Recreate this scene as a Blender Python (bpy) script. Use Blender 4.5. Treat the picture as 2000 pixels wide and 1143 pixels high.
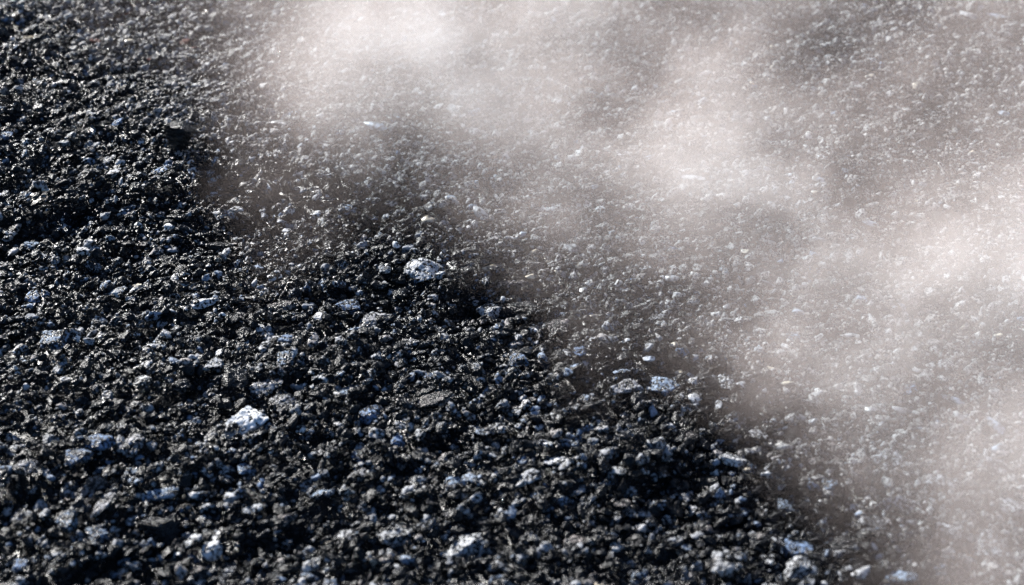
import bpy, math, random
import numpy as np
from mathutils import Vector, noise, Matrix

R = math.radians
C = bpy.context.scene
for o in list(bpy.data.objects): bpy.data.objects.remove(o)
rng = np.random.default_rng(7); random.seed(7)

# ------------------------------------------------------------------ camera
CAM_H, DEP, LENS = 0.415, R(38.0), 60.0
cam = bpy.data.cameras.new('camera'); camo = bpy.data.objects.new('camera', cam)
C.collection.objects.link(camo); C.camera = camo
camo.location = (0, 0, CAM_H); camo.rotation_euler = (math.pi/2 - DEP, 0, 0)
cam.lens = LENS; cam.sensor_width = 36; cam.clip_start = 0.01; cam.clip_end = 50
cam.dof.use_dof = True; cam.dof.focus_distance = 0.690; cam.dof.aperture_fstop = 11.0
# ------------------------------------------------------------------ light
SUN_EL, SUN_AZ = R(24.0), R(-40.0)            # azimuth from +Y towards +X
w = bpy.data.worlds.new('World'); C.world = w; w.use_nodes = True
nt = w.node_tree; sky = nt.nodes.new('ShaderNodeTexSky'); sky.sky_type = 'NISHITA'
sky.sun_disc = False; sky.ozone_density = 5.0; sky.sun_elevation = SUN_EL; sky.sun_rotation = SUN_AZ
nt.links.new(sky.outputs[0], nt.nodes['Background'].inputs[0]); nt.nodes['Background'].inputs[1].default_value = 0.05
sl = bpy.data.lights.new('sun', 'SUN'); sl.energy = 5.0; sl.angle = R(0.5); sl.color = (1, .97, .93)
so = bpy.data.objects.new('sun', sl); C.collection.objects.link(so)
sd = Vector((math.sin(SUN_AZ)*math.cos(SUN_EL), math.cos(SUN_AZ)*math.cos(SUN_EL), math.sin(SUN_EL)))
so.rotation_euler = sd.to_track_quat('Z', 'Y').to_euler(); so.location = sd*3
C.view_settings.view_transform = 'Standard'; C.view_settings.look = 'None'
C.view_settings.exposure = 1.45; C.view_settings.gamma = 1
C.cycles.volume_bounces = 2; C.cycles.max_bounces = 6
C.cycles.use_denoising = True; C.cycles.denoiser = 'OPENIMAGEDENOISE'; C.cycles.denoising_prefilter = 'NONE'
C.cycles.volume_step_rate = 1.0; C.cycles.use_adaptive_sampling = False

# ------------------------------------------------------------------ helpers
FPX = 2000*LENS/36.0
cd, sdp = math.cos(DEP), math.sin(DEP)
def ray(px, py):
    x = (px-1000)/FPX; y = (571.5-py)/FPX
    return np.array([x, cd + y*sdp, -sdp + y*cd])       # depth 1 along the view axis
def ground_at(px, py, z=0.0):
    d = ray(px, py); t = (z-CAM_H)/d[2]
    return np.array([0, 0, CAM_H]) + d*t, t
# relief of the loose asphalt: many random waves stretched along one direction
_rw = np.random.default_rng(3)
def _waves(n, lam, aniso, direc):
    out = []
    for _ in range(n):
        l = lam*math.exp(_rw.normal(0, .35)); a = _rw.normal(0, 1)
        ku, kv = a*aniso, 1.0
        s = 2*math.pi/l/math.hypot(ku, kv); ku *= s; kv *= s
        c, si = math.cos(direc), math.sin(direc)
        out.append((ku*c - kv*si, ku*si + kv*c, _rw.uniform(0, 6.283)))
    return out
W1 = _waves(24, .150, .6, R(30)); W2 = _waves(40, .045, .55, R(34)); W3 = _waves(50, .016, .6, R(34))
def _sum(W, x, y):
    h = 0
    for kx, ky, p in W: h = h + np.cos(kx*x + ky*y + p)
    return h/math.sqrt(len(W)/2)
# line where the loose heap ends and the flatter, finer, steaming mat begins
EDGE = np.array([ground_at(*p)[0][:2] for p in ((1790,1143),(1530,850),(1310,670),(1000,525),(700,390),(380,270),(120,90),(0,-60))])
def mat_side(x, y):                        # 0 on the loose heap, 1 on the finer mat
    return np.clip((x - np.interp(y, EDGE[:, 1], EDGE[:, 0]) + .012*np.sin(y*61) + .008*np.sin(y*137 + x*40))/.035 + .4, 0, 1)
def relief(x, y):
    k = 1 - .45*mat_side(x, y)
    return .0014*_sum(W1, x, y) + k*(.0010*_sum(W2, x, y) + .0014*_sum(W3, x, y))

def tag(o, label=None, cat=None, group=None, kind=None):
    if label: o['label'] = label
    if cat: o['category'] = cat
    if group: o['group'] = group
    if kind: o['kind'] = kind
    return o
def link(o): C.collection.objects.link(o); return o

# ------------------------------------------------------------------ materials
def N(nt, t, **kw):
    n = nt.nodes.new(t)
    for k, v in kw.items(): setattr(n, k, v)
    return n
def mth(nt, op, a, b=None, c=None, clamp=False):
    n = nt.nodes.new('ShaderNodeMath'); n.operation = op; n.use_clamp = clamp
    for i, v in enumerate((a, b, c)):
        if v is None: continue
        if isinstance(v, (int, float)): n.inputs[i].default_value = v
        else: nt.links.new(v, n.inputs[i])
    return n.outputs[0]
def noise_tex(nt, vec, scale, detail=3, rough=.6):
    n = nt.nodes.new('ShaderNodeTexNoise'); n.inputs['Scale'].default_value = scale
    n.inputs['Detail'].default_value = detail; n.inputs['Roughness'].default_value = rough
    nt.links.new(vec, n.inputs['Vector']); return n.outputs[0]
def ramp01(nt, v, a, b):
    n = nt.nodes.new('ShaderNodeMapRange'); n.interpolation_type = 'SMOOTHSTEP'
    nt.links.new(v, n.inputs[0]); n.inputs[1].default_value = a; n.inputs[2].default_value = b
    return n.outputs[0]
def mixc(nt, f, a, b):
    n = nt.nodes.new('ShaderNodeMix'); n.data_type = 'RGBA'
    nt.links.new(f, n.inputs[0])
    for i, v in ((6, a), (7, b)):
        if isinstance(v, tuple): n.inputs[i].default_value = v + (1,)
        else: nt.links.new(v, n.inputs[i])
    return n.outputs[2]

def stone_mat(name, mode, fine=1500., bare_lo=.50, bare_hi=.60, pal=0, sh=(1.7, .78, .05), pit=(.39, .47), rough=(.22, .8), bump=1.0, bumpd=.0009):
    """bitumen coated aggregate: tar film with speckles of bare stone worn through"""
    m = bpy.data.materials.new(name); m.use_nodes = True; nt = m.node_tree; L = nt.links
    b = nt.nodes['Principled BSDF']
    geo = N(nt, 'ShaderNodeNewGeometry'); pos = geo.outputs['Position']
    info = N(nt, 'ShaderNodeObjectInfo')
    n1 = noise_tex(nt, pos, fine, 3, .65); n2 = noise_tex(nt, pos, fine*.28, 3, .6); n3 = noise_tex(nt, pos, 60, 2, .5)
    if mode == 'object':                      # tint and share of bare stone come from the object's own colour
        tint = info.outputs['Color']; share = info.outputs['Alpha']
    else:                                     # per grain
        cr = N(nt, 'ShaderNodeValToRGB'); e = cr.color_ramp; e.interpolation = 'CONSTANT'
        cols = [(0, (.27, .28, .30)), (.30, (.38, .39, .41)), (.54, (.22, .27, .35)), (.68, (.50, .50, .51)),
                (.82, (.32, .30, .295)), (.92, (.66, .67, .68)), (.97, (.14, .19, .28)), (.985, (.55, .48, .38))]  # cool greys and extra blues put bluish sky fill into the grain colour
        if pal: cols = [(0, (.33, .325, .32)), (.35, (.40, .39, .385)), (.62, (.30, .28, .27)), (.82, (.46, .455, .45)), (.95, (.56, .55, .53)), (.985, (.31, .34, .38))]  # paler mat stone, tints also brightened to offset the shade of the steam
        e.elements[0].position, e.elements[0].color = 0, cols[0][1]+(1,)
        e.elements[1].position, e.elements[1].color = cols[1][0], cols[1][1]+(1,)
        for p, c in cols[2:]:
            q = e.elements.new(p); q.color = c+(1,)
        L.new(info.outputs['Random'], cr.inputs[0]); tint = cr.outputs[0]
        wn = N(nt, 'ShaderNodeTexWhiteNoise', noise_dimensions='1D'); L.new(info.outputs['Random'], wn.inputs['W'])
        share = mth(nt, 'ADD', mth(nt, 'MULTIPLY', mth(nt, 'POWER', wn.outputs['Value'], sh[0]), sh[1]), sh[2])
    v = mth(nt, 'ADD', mth(nt, 'MULTIPLY', n1, .62), mth(nt, 'MULTIPLY', n2, .38))
    v = mth(nt, 'ADD', v, mth(nt, 'MULTIPLY', mth(nt, 'SUBTRACT', share, .5), .34))
    f = ramp01(nt, v, bare_lo, bare_hi)
    n4 = noise_tex(nt, pos, fine*.62, 2, .5)                 # tar filled pits
    f = mth(nt, 'MULTIPLY', f, ramp01(nt, n4, *pit))
    col = mixc(nt, f, (.0024, .0031, .0046), tint)
    L.new(col, b.inputs['Base Color'])
    r = mth(nt, 'ADD', mth(nt, 'MULTIPLY', f, rough[1]-rough[0]), rough[0])
    L.new(r, b.inputs['Roughness'])
    b.inputs['Specular IOR Level'].default_value = .25
    bp = N(nt, 'ShaderNodeBump'); bp.inputs['Strength'].default_value = bump; bp.inputs['Distance'].default_value = bumpd
    hgt = mth(nt, 'ADD', mth(nt, 'MULTIPLY', n1, .7), mth(nt, 'MULTIPLY', n2, 1.0))
    hgt = mth(nt, 'ADD', hgt, mth(nt, 'MULTIPLY', ramp01(nt, n4, .36, .52), .55))
    L.new(hgt, bp.inputs['Height']); L.new(bp.outputs[0], b.inputs['Normal'])
    return m
M_BIG = stone_mat('speckled_stone', 'object', fine=1100, bumpd=.0010, bare_lo=.48, bare_hi=.58, pit=(.38, .46))
M_GRAIN = stone_mat('tar_coated_grain', 'grain', fine=1050, rough=(.26, .8), bumpd=.0007, bare_lo=.51, bare_hi=.57)
M_GRIT = stone_mat('tar_coated_grit', 'grain', fine=2000, bumpd=.0006, sh=(2.6, .9, -.12))
M_PALE = stone_mat('worn_pale_grain', 'grain', fine=1500, bumpd=.0007, pal=1, sh=(1.0, .40, .44), rough=(.30, .7), bare_lo=.47, bare_hi=.60)
M_PGRIT = stone_mat('worn_pale_grit', 'grain', fine=1900, bumpd=.0005, pal=1, sh=(1.0, .45, .40), rough=(.34, .75))
def wet_mat():
    m = bpy.data.materials.new('wet_tar_film'); m.use_nodes = True; nt = m.node_tree; b = nt.nodes['Principled BSDF']
    info = N(nt, 'ShaderNodeObjectInfo'); geo = N(nt, 'ShaderNodeNewGeometry')
    n = noise_tex(nt, geo.outputs['Position'], 420, 3, .6)
    f = ramp01(nt, n, .42, .6)
    nt.links.new(mixc(nt, f, info.outputs['Color'], (.02, .02, .022)), b.inputs['Base Color'])
    b.inputs['Roughness'].default_value = .38; b.inputs['Specular IOR Level'].default_value = .7
    bp = N(nt, 'ShaderNodeBump'); bp.inputs['Strength'].default_value = .8; bp.inputs['Distance'].default_value = .0004
    nt.links.new(n, bp.inputs['Height']); nt.links.new(bp.outputs[0], b.inputs['Normal'])
    return m
M_WET = wet_mat()

# ------------------------------------------------------------------ ground sheet
def axis(lo, hi, step, far):
    a = list(np.arange(lo, hi, step)); s = step; x = a[-1]
    while x < far: s *= 1.35; x += s; a.append(x)
    s = step; x = a[0]; pre = []
    while x > -far: s *= 1.35; x -= s; pre.append(x)
    return np.array(pre[::-1] + a)
xs = axis(-.8, .8, .006, 8); ys = axis(.15, 1.4, .006, 8)
X, Y = np.meshgrid(xs, ys); Z = relief(X, Y) - .0030
verts = np.stack([X, Y, Z], -1).reshape(-1, 3); nx, ny = len(xs), len(ys)
ii = np.arange((ny-1)*(nx-1)); q = (ii//(nx-1))*nx + ii % (nx-1)
faces = np.stack([q, q+1, q+nx+1, q+nx], -1)
me = bpy.data.meshes.new('ground'); me.from_pydata(verts.tolist(), [], faces.tolist())
me.polygons.foreach_set('use_smooth', [True]*len(me.polygons)); me.materials.append(M_GRIT)
g = link(bpy.data.objects.new('ground', me)); tag(g, 'black asphalt bed under the loose gravel', None, None, 'structure')

# ------------------------------------------------------------------ stone shapes
import bmesh
def ico(sub):
    bm = bmesh.new(); bmesh.ops.create_icosphere(bm, subdivisions=sub, radius=1)
    v = np.array([x.co[:] for x in bm.verts]); f = [[x.index for x in p.verts] for p in bm.faces]; bm.free()
    return v, f
ICO = {s: ico(s) for s in (2, 3, 5)}
def rock(name, sub, seed, mat, cuts=9, rough=.10, pits=.05, smooth=False):
    r = np.random.default_rng(seed); v, f = ICO[sub]; v = v.copy()
    for _ in range(cuts):
        n = r.normal(size=3); n /= np.linalg.norm(n); d = r.uniform(.38, .80)
        k = v @ n; over = np.maximum(k-d, 0); v = v - np.outer(over*.96, n)
    off = Vector(r.uniform(-50, 50, 3)); out = []
    for p in v:
        P = Vector(p); q = P*1.6 + off
        k = 1 + rough*(noise.fractal(q, .9, 2.1, 4)) 
        if pits:
            c = noise.noise(P*6.5 + off); k += pits*(abs(c)-.25)*1.6 + pits*.5*noise.noise(P*15 + off)
        out.append(P*k)
    out = np.array(out); out -= (out.max(0)+out.min(0))/2; out /= (out.max(0)-out.min(0))/2
    me = bpy.data.meshes.new(name); me.from_pydata(out.tolist(), [], f)
    me.polygons.foreach_set('use_smooth', [True]*len(f)); me.materials.append(mat)
    return me
BIG = [rock('asphalt_stone', 5, 100+i, M_BIG, cuts=10+i % 6, rough=.15, pits=.075) for i in range(16)]
WET = [rock('wet_pebble', 3, 200+i, M_WET, cuts=6, rough=.18, pits=.05) for i in range(5)]
GRAIN = [rock('grain', 3, 300+i, M_GRAIN, cuts=10, rough=.22, pits=.08) for i in range(12)]
PALE = [rock('pale_grain', 3, 500+i, M_PALE, cuts=10, rough=.24, pits=.10) for i in range(10)]
PGRIT = [rock('pale_grit', 2, 600+i, M_PGRIT, cuts=6, rough=.25, pits=0) for i in range(8)]
GRIT = [rock('grit', 2, 400+i, M_GRIT, cuts=6, rough=.25, pits=0) for i in range(8)]

# ------------------------------------------------------------------ stones one can tell apart
PAL = {'W': ((.80, .81, .82), .96, 'white'), 'P': ((.47, .48, .495), .58, 'pale grey'), 'G': ((.36, .36, .38), .52, 'grey'),
       'B': ((.15, .22, .35), .55, 'blue'), 'S': ((.24, .31, .41), .56, 'blue-grey'), 'Q': ((.64, .65, .67), .70, 'pale'), 'K': ((.05, .05, .055), .0, 'black'),
       'D': ((.12, .12, .13), .22, 'black'),
       'T': ((.27, .24, .23), .46, 'brownish grey'), 'R': ((.10, .025, .015), .95, 'rust-brown'), 'C': ((.48, .40, .28), .85, 'cream')}
# pixel x, y, width, height, tint, tilt in the picture (degrees, up to the right)
ST = [(826,530,62,50,'Q',15),(751,523,22,25,'P',0),(398,590,58,24,'Q',6),(546,601,68,38,'T',-4),(679,600,46,42,'B',10),
 (731,624,72,32,'G',12),(517,646,38,42,'Q',30),(545,663,24,29,'P',50),(559,699,32,34,'S',10),(110,660,54,54,'S',-30),
 (416,715,32,42,'P',-50),(478,826,82,66,'W',-20),(461,738,52,50,'D',0),(257,871,58,42,'G',25),(195,865,62,38,'B',-10),
 (150,891,52,38,'B',15),(55,913,48,32,'G',20),(257,922,26,24,'S',0),(185,949,58,48,'T',10),(133,959,48,42,'G',25),
 (481,917,34,24,'S',10),(442,917,32,20,'P',10),(512,946,22,22,'B',0),(497,993,44,19,'P',5),(400,1017,26,32,'P',40),
 (192,1050,44,46,'S',0),(133,1017,36,46,'S',-30),(416,1066,58,50,'Q',20),(377,1056,26,32,'P',-30),(325,1030,84,62,'D',20),
 (201,988,64,28,'G',26),(45,1102,46,32,'B',20),(673,1047,46,24,'P',0),(780,1047,80,54,'P',18),(920,1073,98,68,'P',22),
 (825,845,32,32,'P',0),(777,861,26,30,'B',0),(731,809,46,46,'B',-40),(686,764,52,34,'S',5),(520,757,64,32,'G',8),
 (848,780,72,32,'T',5),(959,611,48,36,'P',10),(611,1102,46,24,'P',20),(426,991,28,22,'P',0),(630,965,32,36,'S',-40),
 (228,572,24,38,'P',60),(62,582,30,28,'B',0),(195,627,32,22,'P',0),(559,790,62,42,'G',10),(312,965,72,28,'S',-6),
 (97,858,26,30,'P',30),(1017,608,84,54,'D',-8),(1088,640,46,38,'T',0),(1014,705,34,38,'B',40),(1060,700,18,18,'P',0),
 (1134,686,26,24,'B',0),(1296,754,58,42,'S',0),(1222,754,62,32,'G',6),(1088,816,38,28,'P',0),(1140,848,62,30,'S',28),
 (1085,900,44,22,'Q',0),(958,887,26,18,'P',0),(1030,936,54,26,'P',30),(1053,972,24,22,'B',-20),(1205,920,38,22,'P',6),
 (1433,900,57,30,'P',4),(1465,912,28,32,'S',0),(1384,940,46,32,'D',0),(1248,1004,62,32,'P',0),(1413,1105,56,36,'P',18),
 (1563,1115,62,60,'P',0),(1556,1072,62,40,'B',0),(1654,1070,62,42,'D',0),(1537,995,46,30,'S',-10),(1706,1024,62,38,'G',10),
 (1758,985,82,38,'G',4),(1758,1126,62,42,'S',-20),(1849,1037,62,32,'G',-6),(1732,900,62,38,'G',0),(1621,946,32,24,'S',0),
 (1420,751,38,34,'P',0),(350,267,54,46,'K',-20),(366,297,54,17,'P',8),(242,29,30,14,'R',0),(188,82,24,12,'R',-20),
 (361,82,24,16,'R',0),(378,94,16,12,'R',0),(290,117,16,8,'R',0),(1078,410,64,26,'P',0),(1000,556,92,20,'T',2),
 (1935,1070,84,60,'G',-20),(1985,990,70,44,'G',-10),(1940,910,60,34,'G',0),(1640,880,46,26,'T',5),(1130,960,40,20,'G',30),
 (800,670,40,24,'G',10),(640,880,46,28,'G',20),(890,940,44,26,'S',10),(560,1010,40,26,'T',10),(40,1010,50,36,'G',25),
 (700,930,40,26,'G',25),(1130,1060,56,36,'T',10),(1300,1080,54,38,'D',10),(1340,850,46,28,'T',0),(1240,640,38,18,'T',0),
 (1290,620,36,24,'G',0),(60,480,34,22,'S',0),(150,500,30,18,'G',10),(250,410,36,24,'S',10),(430,420,26,20,'P',0),
 (460,410,28,18,'P',10),(70,360,30,20,'S',0),(330,510,40,20,'D',0),(430,482,54,24,'D',0),(150,225,36,28,'T',0),
 (10,170,34,40,'D',0),(12,265,26,22,'B',0),(230,240,26,18,'B',0),(320,330,46,22,'B',10),(60,75,26,14,'C',0),(285,213,18,12,'C',0),
 (140,265,28,14,'P',20),(700,890,30,30,'B',0),(1140,780,36,24,'S',0),(880,1000,34,22,'G',0),(1340,970,34,26,'G',20),
 (1215,985,34,22,'T',0),(1480,1050,44,26,'T',20),(1480,850,40,22,'G',-10),(1840,940,60,28,'G',-5),(1590,900,36,22,'T',0)]
WETS = [(1118,485,38,12,-14),(1310,544,38,11,-10),(1140,568,18,10,-10),(1267,701,26,9,-5),(1761,803,40,15,0),(880,386,26,11,-8),
 (940,416,42,14,-25),(1350,347,64,8,-12),(1890,30,40,10,-16),(1945,31,46,8,-14),(545,240,40,11,-18),(735,246,54,12,-18),
 (1600,352,30,10,-10),(1700,436,34,8,6),(1600,468,34,9,-16),(1500,553,34,9,-8),(1890,822,66,14,-8),(1945,832,54,13,-24),
 (1860,780,52,10,-8),(1945,878,32,16,0),(1660,655,40,8,12),(1560,815,30,10,0),(1700,800,24,9,-8),(1680,583,22,10,0),
 (1420,600,20,12,20),(1900,320,30,9,0),(1960,222,24,8,0),(1020,457,20,9,10),(1560,610,26,9,-6),(1160,365,20,8,0)]
CREAM = [(1326,730,30,17),(1316,674,19,13),(1505,722,22,15),(1537,748,30,11),(962,522,44,12),(1038,540,26,12),(1070,508,16,10),
 (1042,492,16,9),(816,408,16,9),(836,430,26,18),(884,428,14,9),(1006,582,20,12),(1160,618,18,12),(1510,92,14,10),(1508,132,14,9),
 (1470,162,12,7),(1790,168,18,16),(1700,150,20,12),(1405,440,18,8),(1590,375,14,8),(1460,492,26,11),(1900,300,16,11),(1880,640,14,8),
 (250,80,22,10),(1090,530,14,9),(1130,520,14,9),(880,300,20,9),(1950,655,18,9)]

occupied = []
def size_from_px(px, py, wpx, hpx):
    p, t = ground_at(px, py); el = math.atan2(CAM_H, math.hypot(p[0], p[1]))
    a = wpx*t/FPX; b = hpx*t/FPX/(math.sin(el)*.75 + math.cos(el)*.55)
    return a, b, el
def put_stone(mesh, name, px, py, wpx, hpx, tilt, zfrac=.47, sink=.34, spin=True):
    a, b, el = size_from_px(px, py, wpx, hpx)
    b = min(b, a*1.5); c = b*zfrac if b < a else (a+b)/2*zfrac
    p, t = ground_at(px, py, 0); h = float(relief(p[0], p[1]))
    z = h + c*(.5-sink) + .0010
    p, t = ground_at(px, py, z)
    o = bpy.data.objects.new(name, mesh)
    o.location = (p[0], p[1], z); o.scale = (a/2, b/2, c/2)
    yaw = math.atan2(math.sin(R(tilt))/math.sin(el), math.cos(R(tilt))) + math.atan2(-p[0], p[1])
    if spin and random.random() < .5: yaw += math.pi
    o.rotation_euler = (R(random.uniform(-12, 12)), R(random.uniform(-12, 12)), yaw)
    occupied.append((p[0], p[1], max(a, b)/2))
    return link(o)
STONES = []      # (object, px, py, w, h, colour word, kind)
for k, (px, py, wp, hp, tn, tl) in enumerate(ST):
    rgb, share, word = PAL[tn]
    o = put_stone(BIG[k % len(BIG)], 'asphalt_stone', px, py, wp*1.08, hp*1.08, tl, *((1.2, .12) if tn == 'K' else ()))
    o.color = tuple(c*j for j in [random.uniform(.85, 1.15)] for c in rgb) + (min(1, share+random.uniform(-.06, .06)),)
    STONES.append((o, px, py, wp, hp, word, 'stone'))
for k, (px, py, wp, hp, tl) in enumerate(WETS):
    o = put_stone(WET[k % len(WET)], 'wet_pebble', px, py, wp, hp*1.5, tl, .6, .25)
    v = random.choice(((.22, .22, .23), (.24, .28, .34), (.34, .34, .34))); o.color = v + (1,)  # lightened tones paint the pale wet highlight onto the dark pebbles
    STONES.append((o, px, py, wp, hp, 'glossy black', 'pebble'))
for k, (px, py, wp, hp) in enumerate(CREAM):
    o = put_stone(WET[(k+2) % len(WET)], 'wet_pebble', px, py, wp, hp*1.2, random.uniform(-12, 12), .6, .3)
    o.color = (.44, .38, .29, 1)
    STONES.append((o, px, py, wp, hp, 'cream', 'pebble'))
# further stones scattered between the traced ones
tries = 0
while len(STONES) < 292 and tries < 20000:
    tries += 1
    px, py = random.uniform(5, 1995), random.uniform(180, 1135)
    p, t = ground_at(px, py)
    wp = random.uniform(5.5, 9.5)/1000*FPX/t*.82
    if any((p[0]-a)**2 + (p[1]-b)**2 < (r+.006)**2 for a, b, r in occupied): continue
    tn = random.choices('PGSBDT', (3, 5, 3, 1.4, 3, 3))[0]; rgb, share, word = PAL[tn]
    hp = wp*random.uniform(.5, .85); tl = random.gauss(14, 14)
    o = put_stone(random.choice(BIG), 'asphalt_stone', px, py, wp, hp, tl, .6, .34)
    o.color = tuple(c*j for j in [random.uniform(.8, 1.1)] for c in rgb) + (min(1, share*.9+random.uniform(-.1, .08)),)
    STONES.append((o, px, py, wp, hp, word, 'stone'))

# labels: landmarks by hand, every other stone by its look and its nearest landmarks
LM = {(478,826): 'bright white speckled stone, the brightest of the loose black asphalt', (826,530): 'round pitted pale stone standing alone at the edge of the steam',
      (350,267): 'black triangular stone standing up at the left edge of the steam', (679,600): 'round blue stone left of the dark hollow in the asphalt',
      (920,1073): 'largest pale stone, blurred at the bottom edge of the asphalt', (780,1047): 'big wedge-shaped pale stone beside the largest pale stone',
      (416,1066): 'rounded pale stone with a bright left rim near the bottom', (1017,608): 'big black lump casting a dark hollow at the foot of the steam',
      (1563,1115): 'blocky pale stone at the bottom edge beside the rising steam', (1420,751): 'bubbly pale stone inside the thin front edge of the steam',
      (1085,900): 'small flat white-topped stone in the middle foreground', (110,660): 'squarish blue-grey stone tilted downhill at the far left',
      (1326,730): 'cream pebble at the front edge of the steam', (398,590): 'long flat pale stone with a black shadow at its right end',
      (1118,485): 'worm-shaped glossy wet streak inside the thin steam', (1758,985): 'long grey slab veiled by steam in the lower right',
      (242,29): 'largest rust-brown fragment near the top left corner', (1890,822): 'long glossy wet ridge inside the steam at the right edge',
      (150,891): 'blue stone lying below another blue stone at the left'}
SHORT = {(478,826): 'the bright white stone', (826,530): 'the round pitted pale stone', (350,267): 'the black triangular stone', (679,600): 'the round blue stone',
      (920,1073): 'the largest pale stone', (416,1066): 'the bright-rimmed pale stone', (1017,608): 'the big black lump', (1563,1115): 'the blocky pale stone',
      (1420,751): 'the bubbly pale stone', (1085,900): 'the white-topped flat stone', (110,660): 'the squarish blue-grey stone', (1118,485): 'the worm-shaped wet streak',
      (1758,985): 'the long grey slab', (242,29): 'the largest rust-brown fragment', (1890,822): 'the long glossy wet ridge', (150,891): 'the lower blue stone',
      (398,590): 'the long flat pale stone'}
def direction(dx, dy):
    a = math.degrees(math.atan2(-dy, dx)) % 360
    return ['right of', 'up and right of', 'above', 'up and left of', 'left of', 'down and left of', 'below', 'down and right of'][int((a+22.5)//45) % 8]
seen = set(LM.values())
for o, px, py, wp, hp, word, kind in STONES:
    grp = 'wet pebbles glinting in the asphalt' if kind == 'pebble' else 'larger stones in the loose asphalt'
    if (px, py) in LM: lab = LM[(px, py)]
    else:
        asp = hp/wp; sh = 'flat' if asp < .5 else 'oblong' if asp < .72 else 'chunky' if asp < 1.05 else 'upright'
        sz = 'tiny' if wp < 20 else 'small' if wp < 34 else '' if wp < 52 else 'large'
        near = sorted((math.hypot(px-x, py-y), x, y) for x, y in SHORT if (x, y) != (px, py))
        for q in range(6):
            d, x, y = near[min(q, 5)]
            far = 'just ' if d < 70 else '' if d < 220 else 'well '
            lab = ' '.join(f'{sz} {sh} {word} {kind} {far}{direction(px-x, py-y)} {SHORT[(x, y)]}'.split())
            if lab not in seen: break
            d2, x2, y2 = near[min(q+1, 5)]
            lab = ' '.join(f'{sz} {sh} {word} {kind} {direction(px-x, py-y)} {SHORT[(x, y)]}, {direction(px-x2, py-y2)} {SHORT[(x2, y2)][4:]}'.split())
            if lab not in seen and len(lab.split()) <= 16: break
    seen.add(lab); tag(o, lab, kind, grp)

# ------------------------------------------------------------------ uncountable gravel: two layers of grains instanced on points
def scatter(name, label, protos, x0, x1, y0, y1, step, smin, smax, power, zoff, seed, keepout=0.0, fade=None, shrink=0.0):
    r = np.random.default_rng(seed)
    gx = np.arange(x0, x1, step); gy = np.arange(y0, y1, step*.9)
    GX, GY = np.meshgrid(gx, gy); GX = GX + (np.arange(len(gy)) % 2)[:, None]*step*.5
    x = GX.ravel() + r.uniform(-.42, .42, GX.size)*step; y = GY.ravel() + r.uniform(-.42, .42, GX.size)*step
    if fade is not None:
        k = fade(x, y) > r.random(x.size); x, y = x[k], y[k]
    if keepout > 0:
        k = np.ones(len(x), bool)
        for a, b, rad in occupied: k &= (x-a)**2 + (y-b)**2 > (rad*keepout)**2
        x, y = x[k], y[k]
    n = len(x); s = (smin + (smax-smin)*r.random(n)**power)*(1 - shrink*mat_side(x, y))
    z = relief(x, y) + zoff + s*.25 + r.normal(0, .0005, n)
    me = bpy.data.meshes.new(name); me.from_pydata(np.stack([x, y, z], -1).tolist(), [], [])
    at = me.attributes.new('siz', 'FLOAT_VECTOR', 'POINT')
    sx = s*r.uniform(.9, 1.35, n); sy = s*r.uniform(.65, 1.0, n); sz = s*r.uniform(.42, .82, n)
    at.data.foreach_set('vector', (np.stack([sx, sy, sz], -1)/2).ravel())
    at = me.attributes.new('rot', 'FLOAT_VECTOR', 'POINT')
    at.data.foreach_set('vector', np.stack([r.normal(0, .35, n), r.normal(0, .35, n), R(30)+r.normal(0, .7, n)+np.pi*r.integers(0, 2, n)], -1).ravel())
    at = me.attributes.new('pick', 'INT', 'POINT'); at.data.foreach_set('value', r.integers(0, len(protos), n).astype(np.int32))
    o = link(bpy.data.objects.new(name, me)); tag(o, label, None, None, 'stuff')
    ng = bpy.data.node_groups.new(name, 'GeometryNodeTree')
    ng.interface.new_socket('Geometry', in_out='INPUT', socket_type='NodeSocketGeometry')
    ng.interface.new_socket('Geometry', in_out='OUTPUT', socket_type='NodeSocketGeometry')
    gi = ng.nodes.new('NodeGroupInput'); go = ng.nodes.new('NodeGroupOutput')
    jn = ng.nodes.new('GeometryNodeGeometryToInstance')
    for pm in protos[::-1]:
        po = bpy.data.objects.new('grain_shape', pm)          # never linked to the scene: only a shape
        oi = ng.nodes.new('GeometryNodeObjectInfo'); oi.inputs['Object'].default_value = po
        ng.links.new(oi.outputs['Geometry'], jn.inputs[0])
    ip = ng.nodes.new('GeometryNodeInstanceOnPoints'); ip.inputs['Pick Instance'].default_value = True
    def na(nm, ty):
        q = ng.nodes.new('GeometryNodeInputNamedAttribute'); q.data_type = ty; q.inputs['Name'].default_value = nm; return q.outputs['Attribute']
    ng.links.new(gi.outputs[0], ip.inputs['Points']); ng.links.new(jn.outputs[0], ip.inputs['Instance'])
    ng.links.new(na('pick', 'INT'), ip.inputs['Instance Index']); ng.links.new(na('rot', 'FLOAT_VECTOR'), ip.inputs['Rotation'])
    ng.links.new(na('siz', 'FLOAT_VECTOR'), ip.inputs['Scale']); ng.links.new(ip.outputs[0], go.inputs[0])
    md = o.modifiers.new('grains', 'NODES'); md.node_group = ng
    return o
def view_fade(x, y):                       # full cover over the seen ground and a margin, thinning beyond
    m = np.abs(x) - (.10 + .42*y)
    return np.clip(1 - m/.25, .25, 1)
scatter('loose_gravel', 'loose gravel of tar coated grains covering the near asphalt', GRAIN, -.95, .95, .16, 1.45, .0038, .0020, .0056, 1.8, .0000, 11, .72,
        lambda x, y: view_fade(x, y)*(1 - mat_side(x, y)*.85), .3)
scatter('worn_gravel', 'paler flattened gravel of the worn mat under the steam', PALE, -.95, .95, .16, 1.45, .0036, .0018, .0050, 1.9, -.0003, 13, .72,
        lambda x, y: view_fade(x, y)*mat_side(x, y)*.9)
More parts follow.
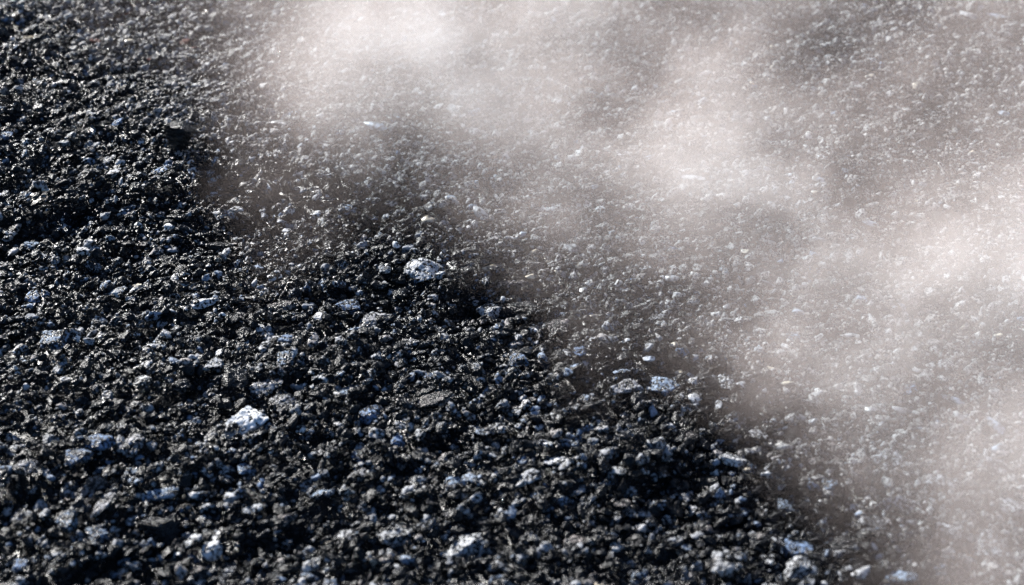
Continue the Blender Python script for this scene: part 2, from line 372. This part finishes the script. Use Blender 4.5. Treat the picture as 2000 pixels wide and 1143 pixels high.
scatter('fine_grit', 'fine black grit filling the gaps between the gravel', GRIT, -.75, .75, .22, 1.2, .0018, .0009, .0028, 1.8, .0002, 12, 0, lambda x, y: view_fade(x, y)*(1 - mat_side(x, y)*.75), .0)
scatter('worn_grit', 'paler fine grit packed between the gravel of the worn mat', PGRIT, -.75, .75, .22, 1.2, .0019, .0009, .0026, 1.6, .0002, 14, 0,
        lambda x, y: view_fade(x, y)*mat_side(x, y)*.8)

# ------------------------------------------------------------------ steam rising off the hot asphalt
BL = [  # centre x, y in metres, radius, strength of each puff of the low steam layer
 (-0.236,0.8,0.069,1.2),(-0.178,0.8,0.069,1.6),(-0.121,0.8,0.069,6),(-0.063,0.8,0.069,8.2),(-0.005,0.8,0.069,6.5),
 (0.052,0.8,0.069,5.6),(0.11,0.8,0.069,5.7),(0.168,0.8,0.069,3),(0.225,0.8,0.069,3),(0.283,0.8,0.069,5.5),
 (-0.195,0.737,0.065,.5),(-0.141,0.737,0.065,.8),(-0.087,0.737,0.065,3.7),(-0.032,0.737,0.065,14),
 (0.022,0.737,0.065,9),(0.077,0.737,0.065,3.4),(0.131,0.737,0.065,2.4),(0.185,0.737,0.065,2.9),(0.24,0.737,0.065,3.5),
 (-0.108,0.681,0.062,3.6),(-0.056,0.681,0.062,10.9),(-0.005,0.681,0.062,6.4),(0.098,0.681,0.062,4.8),
 (0.253,0.681,0.062,3.1),(-0.078,0.631,0.059,4.5),(-0.029,0.631,0.059,2.6),(0.02,0.631,0.059,3.6),
 (0.069,0.631,0.059,6.4),(0.118,0.631,0.059,3.1),(0.167,0.631,0.059,4.7),(0.215,0.631,0.059,5.6),(0.264,0.631,0.059,4.3),
 (-0.097,0.585,0.056,2.1),(-0.004,0.585,0.056,3.7),(0.042,0.585,0.056,8.3),(0.089,0.585,0.056,10.1),(0.135,0.585,0.056,2.5),
 (0.182,0.585,0.056,3.2),(0.228,0.585,0.056,5.1),(0.107,0.544,0.053,2.2),(0.151,0.544,0.053,7.5),(0.195,0.544,0.053,5.8),
 (0.24,0.544,0.053,3.3),(0.039,0.506,0.051,3),(0.081,0.506,0.051,5.3),(0.123,0.506,0.051,8.5),(0.166,0.506,0.051,8),
 (0.208,0.506,0.051,12.6),(0.098,0.472,0.049,1.4),(0.138,0.472,0.049,3),(0.179,0.472,0.049,4.2),(0.113,0.44,0.047,7.5),
 (0.152,0.44,0.047,9),(0.191,0.44,0.047,1.2),(0.165,0.411,0.045,2.8),(0.202,0.411,0.045,15.9),(0.141,0.384,0.043,2.7),
 (0.177,0.384,0.043,0.6),(0.118,0.359,0.042,1.5),(0.153,0.359,0.042,4.5),(0.188,0.359,0.042,10.4),
 (.42,.80,.13,5),(.40,.62,.11,5),(.34,.47,.09,5),(.10,.95,.14,4),(-.12,.93,.12,4)]
STEAM_D, WARP = .82, .05
SQ, H0, HW = .60, .020, .020
dom0 = np.array([-.36, .30, .003]); dom1 = np.array([.56, 1.15, .075])
def steam():
    m = bpy.data.materials.new('steam'); m.use_nodes = True; nt = m.node_tree; nt.nodes.remove(nt.nodes['Principled BSDF'])
    geo = N(nt, 'ShaderNodeNewGeometry'); pos = geo.outputs['Position']
    nz = noise_tex(nt, pos, 19, 5, .6)
    warp = N(nt, 'ShaderNodeTexNoise'); warp.inputs['Scale'].default_value = 30; warp.inputs['Detail'].default_value = 4
    nt.links.new(pos, warp.inputs['Vector'])
    wv = N(nt, 'ShaderNodeVectorMath', operation='MULTIPLY_ADD'); nt.links.new(warp.outputs['Color'], wv.inputs[0])
    wv.inputs[1].default_value = (WARP, WARP, WARP*.4); nt.links.new(pos, wv.inputs[2])
    sp = N(nt, 'ShaderNodeSeparateXYZ'); nt.links.new(wv.outputs[0], sp.inputs[0])
    flat = N(nt, 'ShaderNodeVectorMath', operation='MULTIPLY'); nt.links.new(wv.outputs[0], flat.inputs[0]); flat.inputs[1].default_value = (1, SQ, 0)
    tot = None
    for x, y, r, s in BL:
        d = N(nt, 'ShaderNodeVectorMath', operation='DISTANCE'); nt.links.new(flat.outputs[0], d.inputs[0])
        d.inputs[1].default_value = (x + WARP/2, (y + WARP/2)*SQ, 0)
        mr = N(nt, 'ShaderNodeMapRange', interpolation_type='SMOOTHSTEP'); nt.links.new(d.outputs['Value'], mr.inputs[0])
        mr.inputs[1].default_value = r; mr.inputs[2].default_value = 0; mr.inputs[3].default_value = 0; mr.inputs[4].default_value = s
        tot = mr.outputs[0] if tot is None else mth(nt, 'ADD', tot, mr.outputs[0])
    zz = mth(nt, 'DIVIDE', mth(nt, 'SUBTRACT', sp.outputs[2], H0 + WARP*.2), HW)
    lay = mth(nt, 'EXPONENT', mth(nt, 'MULTIPLY', mth(nt, 'MULTIPLY', zz, zz), -1))
    tot = mth(nt, 'MULTIPLY', tot, lay)
    wis = ramp01(nt, nz, .38, .64)
    dens = mth(nt, 'MULTIPLY', mth(nt, 'MULTIPLY', tot, mth(nt, 'ADD', mth(nt, 'MULTIPLY', wis, .95), .52)), STEAM_D)
    dens = mth(nt, 'MAXIMUM', mth(nt, 'SUBTRACT', dens, .25), 0)
    vs = N(nt, 'ShaderNodeVolumeScatter'); vs.inputs['Color'].default_value = (.98, .83, .768, 1); vs.inputs['Anisotropy'].default_value = 0.0
    nt.links.new(dens, vs.inputs['Density']); nt.links.new(vs.outputs[0], nt.nodes['Material Output'].inputs['Volume'])
    v = [(x, y, z) for x in (dom0[0], dom1[0]) for y in (dom0[1], dom1[1]) for z in (dom0[2], dom1[2])]
    f = [(0,1,3,2),(4,6,7,5),(0,4,5,1),(2,3,7,6),(0,2,6,4),(1,5,7,3)]
    me = bpy.data.meshes.new('steam'); me.from_pydata(v, [], f); me.materials.append(m)
    o = link(bpy.data.objects.new('steam', me)); tag(o, 'thin white steam drifting up off the hot asphalt', None, None, 'stuff')
steam()
print('stones', len(STONES))
